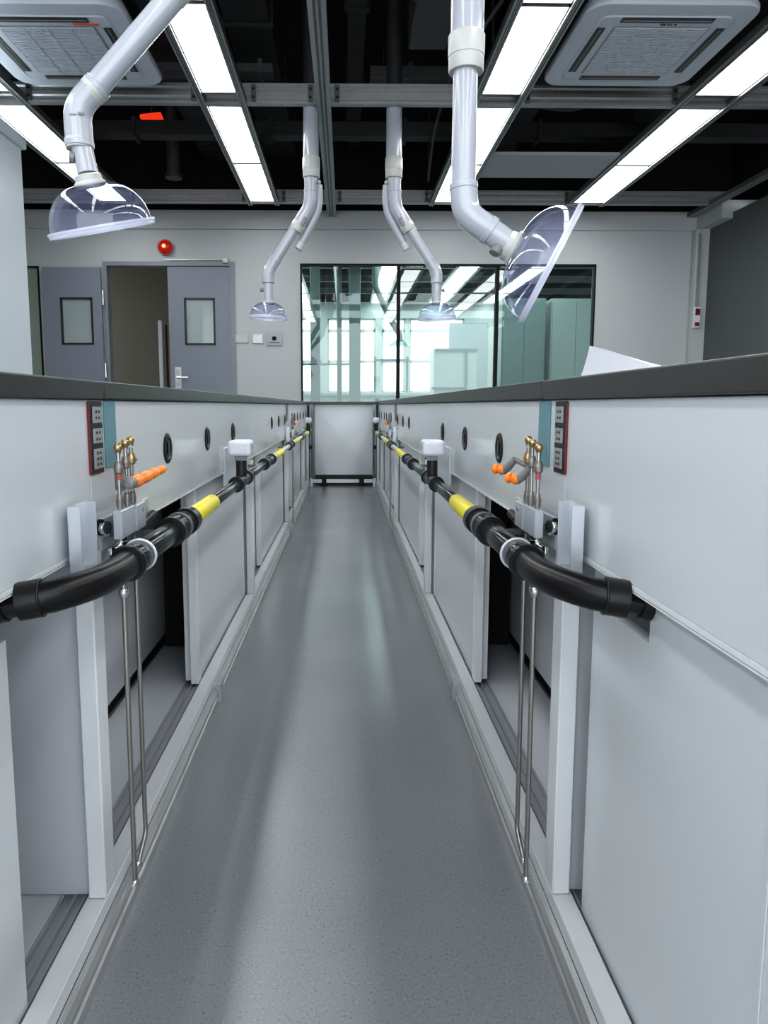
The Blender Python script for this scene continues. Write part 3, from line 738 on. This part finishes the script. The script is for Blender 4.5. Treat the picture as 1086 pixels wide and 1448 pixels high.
    # socket strip + teal strip
    for yo, lab in ((0, 'near the camera'), (3.606, 'far along the bench')):
        t = thing('socket_strip', 'black red-edged strip of three sockets, %s bench, %s' % (side, lab), 'socket', (X(s, .37), 1.09 + yo, .75), 'socket strips under the worktop')
        q0, q1 = 1.072 + yo, 1.128 + yo
        part('plate', ubox(MB(), s, .3665, .3698, q0, q1, .752, .866, bev=.0008), M['blackp'], t)
        part('red_edge', ubox(MB(), s, .3662, .3698, q0 - .0018, q0 - .0001, .754, .864), M['red'], t)
        for (za, zb) in ((.832, .858), (.800, .824), (.760, .792)):
            g = ubox(MB(), s, .3645, .3664, q0 + .010, q1 - .007, za, zb, M['socket'], bev=.0008)
            zc = (za + zb)/2; yc = (q0 + q1)/2 + .003
            for dz in ((-.005, .005) if zb - za < .03 else (-.009, 0, .009)):
                ubox(g, s, .3640, .3648, yc - .010, yc - .004, zc + dz - .002, zc + dz + .002, M['blackp'])
                ubox(g, s, .3640, .3648, yc + .003, yc + .008, zc + dz - .002, zc + dz + .002, M['blackp'])
            part('socket', g, None, t)
        o = ubox(MB(), s, .366, .3698, 1.142 + yo + (.02 if s > 0 else 0), 1.192 + yo + (.03 if s > 0 else 0), .757, .866, bev=.0008).build('glass_strip', M['teal'])
        tag(o, 'teal glass strip next to the socket strip on the %s bench, %s' % (side, lab), 'strip', 'teal strips')
    # ---------------- drain pipe
    U, Z = PIPE_U, PIPE_Z
    t = thing('drain_pipe', 'long black drain pipe with yellow bands running along the %s bench' % side, 'pipe', (X(s, U), 3.5, Z), 'black drain pipes')
    ep = [(U, 1.0, Z), (U, .955, Z), (U + .001, .925, Z), (U + .005, .895, Z), (U + .013, .868, Z), (U + .026, .845, Z - .001), (U + .042, .829, Z - .003), (U + .058, .822, Z - .004)]
    part('elbow', MB().tube([(X(s, u), y, z) for u, y, z in ep], .0205, seg=32), M['rubber'], t)
    cp = [(U + .052, .824, Z - .0035), (U + .078, .819, Z - .007)]
    part('coupling', MB().tube([(X(s, u), y, z) for u, y, z in cp], .0235, seg=32).torus((X(s, U + .053), .8235, Z - .0035), (s*.98, -.2, -.1), .0222, .0018), M['collar'], t)
    part('pipe_end', MB().tube([(X(s, U + .07), .8205, Z - .006), (X(s, U + .17), .812, Z - .030)], .0165, seg=24), M['black'], t)
    part('coupling', MB().tube([(X(s, U + .094), .8185, Z - .012), (X(s, U + .107), .8175, Z - .015)], .0195, seg=24), M['collar'], t)
    cx = X(s, U)
    def cyl(name, a, b, r, m, r2=None):
        return part(name, MB().lathe((cx, a, Z), (0, 1, 0), [(0, r*.97), (.001, r), (b - a - .001, r2 or r), (b - a, (r2 or r)*.97)], seg=32), m, t)
    def collar(a, w, r): return cyl('collar', a, a + w, r, M['collar'])
    collar(.985, .012, .0265); cyl('coupling', .997, 1.045, .0235, M['black']); cyl('pipe_collar', 1.045, 1.055, .0215, M['black'])
    cyl('pipe', 1.055, 1.26, .0195, M['black'])
    collar(1.235, .016, .0275); cyl('coupling', 1.251, 1.345, .0235, M['collar']); collar(1.345, .035, .0275)
    cyl('yellow_band', 1.38, 1.63, .0195, M['yellow'], .0185)
    cyl('pipe', 1.63, 2.02, .0145, M['black'])
    collar(1.99, .02, .023); cyl('tee', 2.01, 2.19, .0185, M['collar']); collar(2.19, .02, .023)
    part('vent_stub', MB().lathe((cx, 2.10, Z), (0, 0, 1), [(0, .0165), (.066, .0165)], seg=24), M['blackp'], t)
    part('vent_neck', MB().lathe((cx, 2.10, Z + .062), (0, 0, 1), [(0, .0175), (.012, .0205), (.02, .0205)], seg=24), M['rim'], t)
    vc = MB().box((cx - .034, 2.055, Z + .076), (cx + .034, 2.145, Z + .124), bev=.011, seg=4)
    part('vent_cap', vc, M['white'], t, label='white vent cap on the near tee')
    part('cap_badge', MB().box((cx - s*.0335, 2.09, Z + .092), (cx - s*.0345, 2.108, Z + .110)), M['knob'], t)
    cyl('pipe', 2.21, 2.70, .0145, M['black'])
    collar(2.68, .02, .0235); cyl('coupling', 2.70, 2.79, .0185, M['collar']); collar(2.79, .015, .0215); cyl('coupling', 2.805, 2.93, .0185, M['collar']); collar(2.93, .03, .0235)
    cyl('yellow_band', 3.10, 3.45, .0155, M['yellow'])
    cyl('pipe', 2.96, 3.10, .0145, M['alu']); cyl('pipe', 3.45, 3.85, .0135, M['alu'])
    collar(3.85, .03, .0225); cyl('coupling', 3.88, 4.05, .0175, M['collar']); collar(4.05, .03, .0225)
    cyl('pipe', 4.08, 4.35, .0135, M['alu']); cyl('yellow_band', 4.35, 4.62, .0155, M['yellow']); cyl('pipe', 4.62, 4.98, .0135, M['alu'])
    collar(4.98, .03, .021); cyl('pipe', 5.01, 5.25, .0165, M['alu']); collar(5.25, .03, .021)
    cyl('pipe', 5.28, 5.55, .0135, M['alu']); cyl('yellow_band', 5.55, 5.80, .0155, M['yellow']); cyl('pipe', 5.80, 6.5, .0135, M['collar'])
    part('vent_stub', MB().lathe((cx, 5.95, Z), (0, 0, 1), [(0, .0165), (.07, .0165)], seg=20), M['blackp'], t)
    part('vent_cap', MB().box((cx - .027, 5.905, Z + .078), (cx + .027, 5.995, Z + .122), bev=.011, seg=4), M['white'], t, label='white vent cap on the far tee')
    # bracket arms carrying the pipe
    for yb_ in (1.30, 2.75, 3.97, 5.10, 6.3):
        part('pipe_bracket', MB().tube([(X(s, .302), yb_, Z - .012), (X(s, .36), yb_, Z - .012)], .006, seg=10).torus((cx, yb_, Z), (0, 1, 0), .0195 if yb_ > 1.5 else .0245, .003), M['galvd'], t)
    # hoop tie
    o = MB().torus((cx, 1.050, Z), (0.0, 1, .12), .0238, .0024).build('hoop_clamp', M['white'])
    tag(o, 'thin white hoop round the black pipe above the steel tubes, %s bench' % side, 'clamp', 'white hoops')
    # ---------------- valve manifold
    def valve_set(dy, where):
        t = thing('valve_manifold', 'valve block with three brass-capped risers and orange nozzle, %s bench, %s' % (side, where), 'valve', (X(s, .35), 1.12 + dy, .62), 'valve sets')
        Yv = lambda y: y + dy
        part('mount_plate', ubox(MB(), s, .3575, .3645, Yv(1.0765), Yv(1.34), .632, .682, bev=.001), M['alu2'], t)
        blk = MB()
        ubox(blk, s, .322, .336, Yv(1.068), Yv(1.136), .652, .697, bev=.0012)
        ubox(blk, s, .324, .344, Yv(1.152), Yv(1.205), .650, .694, bev=.0012)
        ubox(blk, s, .328, .344, Yv(1.136), Yv(1.152), .656, .688)
        bl = part('valve_block', blk, M['alu2'], t)
        part('screw', MB().lathe((X(s, .324), Yv(1.185), .682), (-s, 0, 0), [(0, .004), (.0015, .0035)], seg=10), M['bronze'], bl)
        # fittings between block and plate
        for j, (yy, zz) in enumerate(((1.07, .672), (1.088, .664), (1.165, .668))):
            f = MB().lathe((X(s, .3575), Yv(yy) - .004, zz), (-s, -.3, 0), [(0, .013), (.004, .013), (.004, .008), (.010, .008), (.010, .010), (.016, .010)], seg=12)
            part('side_fitting', f, M['blackp'] if j == 0 else M['chrome'], t)
            part('nut', MB().lathe((X(s, .350), Yv(yy) - .012, zz), (-s, -.3, 0), [(0, .0095), (.006, .0095)], seg=6), M['chrome'], t)
        # risers
        for j, (u, yy, zb, zt) in enumerate(((.331, 1.090, .697, .800), (.328, 1.117, .697, .806), (.336, 1.172, .692, .808))):
            x = X(s, u); y = Yv(yy)
            R = MB()
            R.lathe((x, y, zb), (0, 0, 1), [(0, .0046), (.004, .0046), (.004, .0058), (.008, .0058), (.008, .0048), (.0095, .0048), (.0095, .0062), (.015, .0062), (.015, .0050), (.021, .0048), (.023, .0036)], M['bronze'], seg=12)
            R.lathe((x, y, zb + .022), (0, 0, 1), [(0, .0032), (.075, .0032)], M['steel'], seg=12)
            if j == 0: R.lathe((x, y, zb + .046), (0, 0, 1), [(0, .0044), (.010, .0044)], M['ring'], seg=12)
            R.lathe((x, y, zt - .047), (0, 0, 1), [(0, .0044), (.002, .0070), (.009, .0074), (.012, .0074), (.014, .0060), (.018, .0060), (.019, .0042)], M['bronze'] if j != 2 else M['brass'], seg=16)
            R.lathe((x, y, zt - .016), (0, 0, 1), [(0, .0042), (.003, .0042)], M['steel'], seg=12)
            ri = part('riser', R, None, t)
            part('brass_cap', MB().lathe((x, y, zt - .010), (0, 0, 1), [(-.004, .0042), (-.001, .0052), (.001, .0062), (.004, .0066), (.007, .0062), (.009, .0044), (.010, .003)], seg=16), M['brass'], ri)
        part('bridge_pipe', MB().tube([(X(s, .331), Yv(1.090), .795), (X(s, .332), Yv(1.103), .799), (X(s, .328), Yv(1.117), .799)], .0028, seg=8), M['bronze'], t)
        # orange nozzles
        def lobes(p0, dr, ls, rs):
            d = Vector(dr).normalized(); o = Vector(p0); prof = []; a = 0
            for L, r in zip(ls, rs):
                prof += [(a, r*.62), (a + L*.10, r*.90), (a + L*.35, r), (a + L*.62, r*.98), (a + L*.82, r*.80), (a + L, r*.55)]; a += L
            return MB().lathe(o, d, prof, seg=20)
        if s < 0:
            st = MB().lathe((X(s, .333), Yv(1.100), .734), (0, 0, 1), [(-.01, .0045), (-.006, .0075), (.020, .008), (.030, .0055), (.036, .0045)], seg=16)
            st.lathe((X(s, .318), Yv(1.098), .736), (-.1*s, 1, .02), [(-.006, .005), (-.004, .0085), (.012, .0092), (.016, .0085)], seg=18)
            st.tube([(X(s, .330), Yv(1.105), .742), (X(s, .318), Yv(1.100), .738)], .0075, seg=10)
            part('valve_body', st, M['knob'], t)
            part('orange_nozzle', lobes((X(s, .317), Yv(1.112), .736), (0.04, 1, .045), [.046, .045, .043, .040], [.0108, .0104, .0092, .0080]), M['orange'], t)
            part('lever', MB().box((X(s, .338), Yv(1.17), .763), (X(s, .345), Yv(1.215), .768), bev=.001), M['steel'], t)
        else:
            for yy, zz in ((1.160, .735), (1.265, .741)):
                st = MB().tube([(X(s, .334), Yv(yy) - .012, zz + .022), (X(s, .322), Yv(yy) - .006, zz + .006), (X(s, .316), Yv(yy), zz)], [.006, .0078, .0080], seg=14)
                part('valve_body', st, M['knob'], t)
                part('orange_nozzle', lobes((X(s, .320), Yv(yy) - .002, zz + .001), (-s, .75, .06), [.016, .010], [.0100, .0092]), M['orange'], t)
            part('lever', MB().tube([(X(s, .334), Yv(1.17), .757), (X(s, .334), Yv(1.255), .762)], .0042, seg=10), M['bronze'], t)
        # lower fittings
        lf = MB()
        lf.lathe((X(s, .333), Yv(1.098), .652), (0, 0, -1), [(0, .0085), (.008, .0085), (.008, .0105), (.020, .0095), (.020, .0065), (.035, .0065), (.040, .005)], seg=14)
        lf.tube([(X(s, .333), Yv(1.098), .636), (X(s, .338), Yv(1.066), .636)], [.0055, .004], seg=10)
        lf.lathe((X(s, .338), Yv(1.062), .630), (0, 0, 1), [(0, .005), (.011, .005)], seg=10)
        part('lower_fitting', lf, M['chrome'], t)
        part('supply_hose', MB().tube(smooth_path([(X(s, .345), Yv(1.2), .655), (X(s, .352), Yv(1.26), .640), (X(s, .350), Yv(1.34), .650)], .05), .0085, seg=10), M['blackp'], t)
        # steel tubes to the floor channel
        for j, (u, yy) in enumerate(((.333, 1.098), (.337, 1.178))):
            u2 = u
            pts = [(X(s, u), Yv(yy), .64), (X(s, u), Yv(yy), .12)] + ([(X(s, u - .001), Yv(yy), .095), (X(s, .342), Yv(yy - .03), .056)] if j else [(X(s, u), Yv(yy), .054)])
            g = part('steel_tube', MB().tube(smooth_path(pts, .02, 5) if j else pts, .0042, seg=12), M['steel'], t)
            e = pts[-1]
            part('nut', MB().lathe((e[0], e[1], .050), (0, 0, 1), [(0, .0065), (.008, .0065), (.010, .005)], seg=8), M['chrome'], g)
            if j == 0: part('clamp', MB().lathe((X(s, u), Yv(yy), .566), (0, 0, -1), [(0, .007), (.004, .0085), (.010, .0085), (.016, .006)], seg=12).tube([(X(s, u), Yv(yy), .560), (X(s, u), Yv(yy) + .022, .560)], .003, seg=8), M['chrome'], g)
    valve_set(0, 'near the camera')
    valve_set(3.606, 'far down the aisle')

# end cabinet closing the aisle
t = thing('end_cabinet', 'plain white cabinet closing the far end of the aisle', 'cabinet', (C0, 7.6, 0))
part('front_panel', MB().box((-.322, 7.40, .118), (.293, 7.42, .868), bev=.002), M['panel'], t)
part('body', MB().box((-.322, 7.421, .118), (.293, 7.95, .866)), M['frame'], t)
part('plinth', MB().box((-.322, 7.44, 0), (.293, 7.9, .117)), M['blackp'], t)
part('bottom_rail', MB().box((-.365, 7.37, .035), (.315, 7.395, .075), bev=.002), M['alu'], t)
for x in (-.20, .20):
    part('foot', MB().lathe((x + C0, 7.38, 0), (0, 0, 1), [(0, .04), (.012, .04), (.018, .028), (.08, .028)], seg=14), M['blackp'], t)
part('worktop', MB().box((-.386, 7.345, .8695), (.336, 7.96, .897), bev=.002), M['top'], t)
for s in (-1, 1):
    side = SIDE[s]
    o = ubox(MB(), s, .320, .341, 7.43, 7.44, .02, .865).build('side_glass', M['acryl']); tag(o, 'narrow greenish glass strip on the %s of the white end cabinet' % side, 'glass strip')
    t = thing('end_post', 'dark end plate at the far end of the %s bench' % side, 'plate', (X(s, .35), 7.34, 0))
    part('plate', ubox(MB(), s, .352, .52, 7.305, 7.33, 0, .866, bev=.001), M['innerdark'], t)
    part('stop_block', ubox(MB(), s, .318, .351, 7.30, 7.33, 0, .09, bev=.003), M['alu2'], t)
    part('knob', MB().lathe((X(s, .352), 7.315, .42), (-s, 0, 0), [(0, .02), (.02, .025), (.03, .018)], seg=14), M['blackp'], t)

# ------------------------------------------------------------------ paper on the right worktop
mb = MB()
n = 14
A = Vector((.60, 1.81, .9035)); B = Vector((.62, 1.776, 1.010)); Cc = Vector((.62, 1.36, .928)); D = Vector((.60, 1.34, .9032))
rows = []
for i in range(n + 1):
    a = i / n
    p = A.lerp(D, a); q = B.lerp(Cc, a)
    q.z = max(B.z + (Cc.z - B.z) * a + .004*math.sin(a*math.pi), .905)
    rows.append([p.lerp(q, j/8) + Vector((.003*math.sin(j/8*math.pi), 0, 0)) for j in range(9)])
V = [[mb.bm.verts.new(v) for v in r] for r in rows]
for i in range(n):
    for j in range(8):
        f = mb.bm.faces.new([V[i][j], V[i+1][j], V[i+1][j+1], V[i][j+1]]); f.smooth = True
# second leaf lying back on the bench
rows2 = [[rows[i][8].lerp(Vector((.86, 1.80 - .42*i/n, .9035)), j/6) for j in range(7)] for i in range(n + 1)]
V2 = [[(V[i][8] if j == 0 else mb.bm.verts.new(rows2[i][j])) for j in range(7)] for i in range(n + 1)]
for i in range(n):
    for j in range(6):
        f = mb.bm.faces.new([V2[i][j], V2[i+1][j], V2[i+1][j+1], V2[i][j+1]]); f.smooth = True
tag(mb.build('paper_sheet', M['paper']), 'white folded sheet of paper lying open on the right worktop', 'paper')

# ------------------------------------------------------------------ light, world, camera
w = bpy.data.worlds.new('world'); bpy.context.scene.world = w; w.use_nodes = True
bg = w.node_tree.nodes['Background']; bg.inputs[0].default_value = (0.90, 0.95, 1.0, 1); bg.inputs[1].default_value = 2.6

cd = bpy.data.cameras.new('camera'); cam = bpy.data.objects.new('camera', cd); COL.objects.link(cam)
cam.location = (0, 0, CAMH)
pitch, yaw = math.radians(6.6), math.radians(0.8)
cam.rotation_euler = (math.radians(90) - pitch, 0, -yaw)
cd.sensor_fit = 'VERTICAL'; cd.sensor_height = 24; cd.lens = 24 * 980 / 1448
cd.shift_x = 0.02847; cd.shift_y = -0.02597
cd.clip_start = 0.05
sc = bpy.context.scene; sc.camera = cam
sc.view_settings.view_transform = 'Standard'
sc.view_settings.exposure = 0.5
try: sc.view_settings.look = 'Medium High Contrast'
except Exception: pass
sc.cycles.max_bounces = 8; sc.cycles.transparent_max_bounces = 16
sc.cycles.use_denoising = True
sc.cycles.sample_clamp_indirect = 6
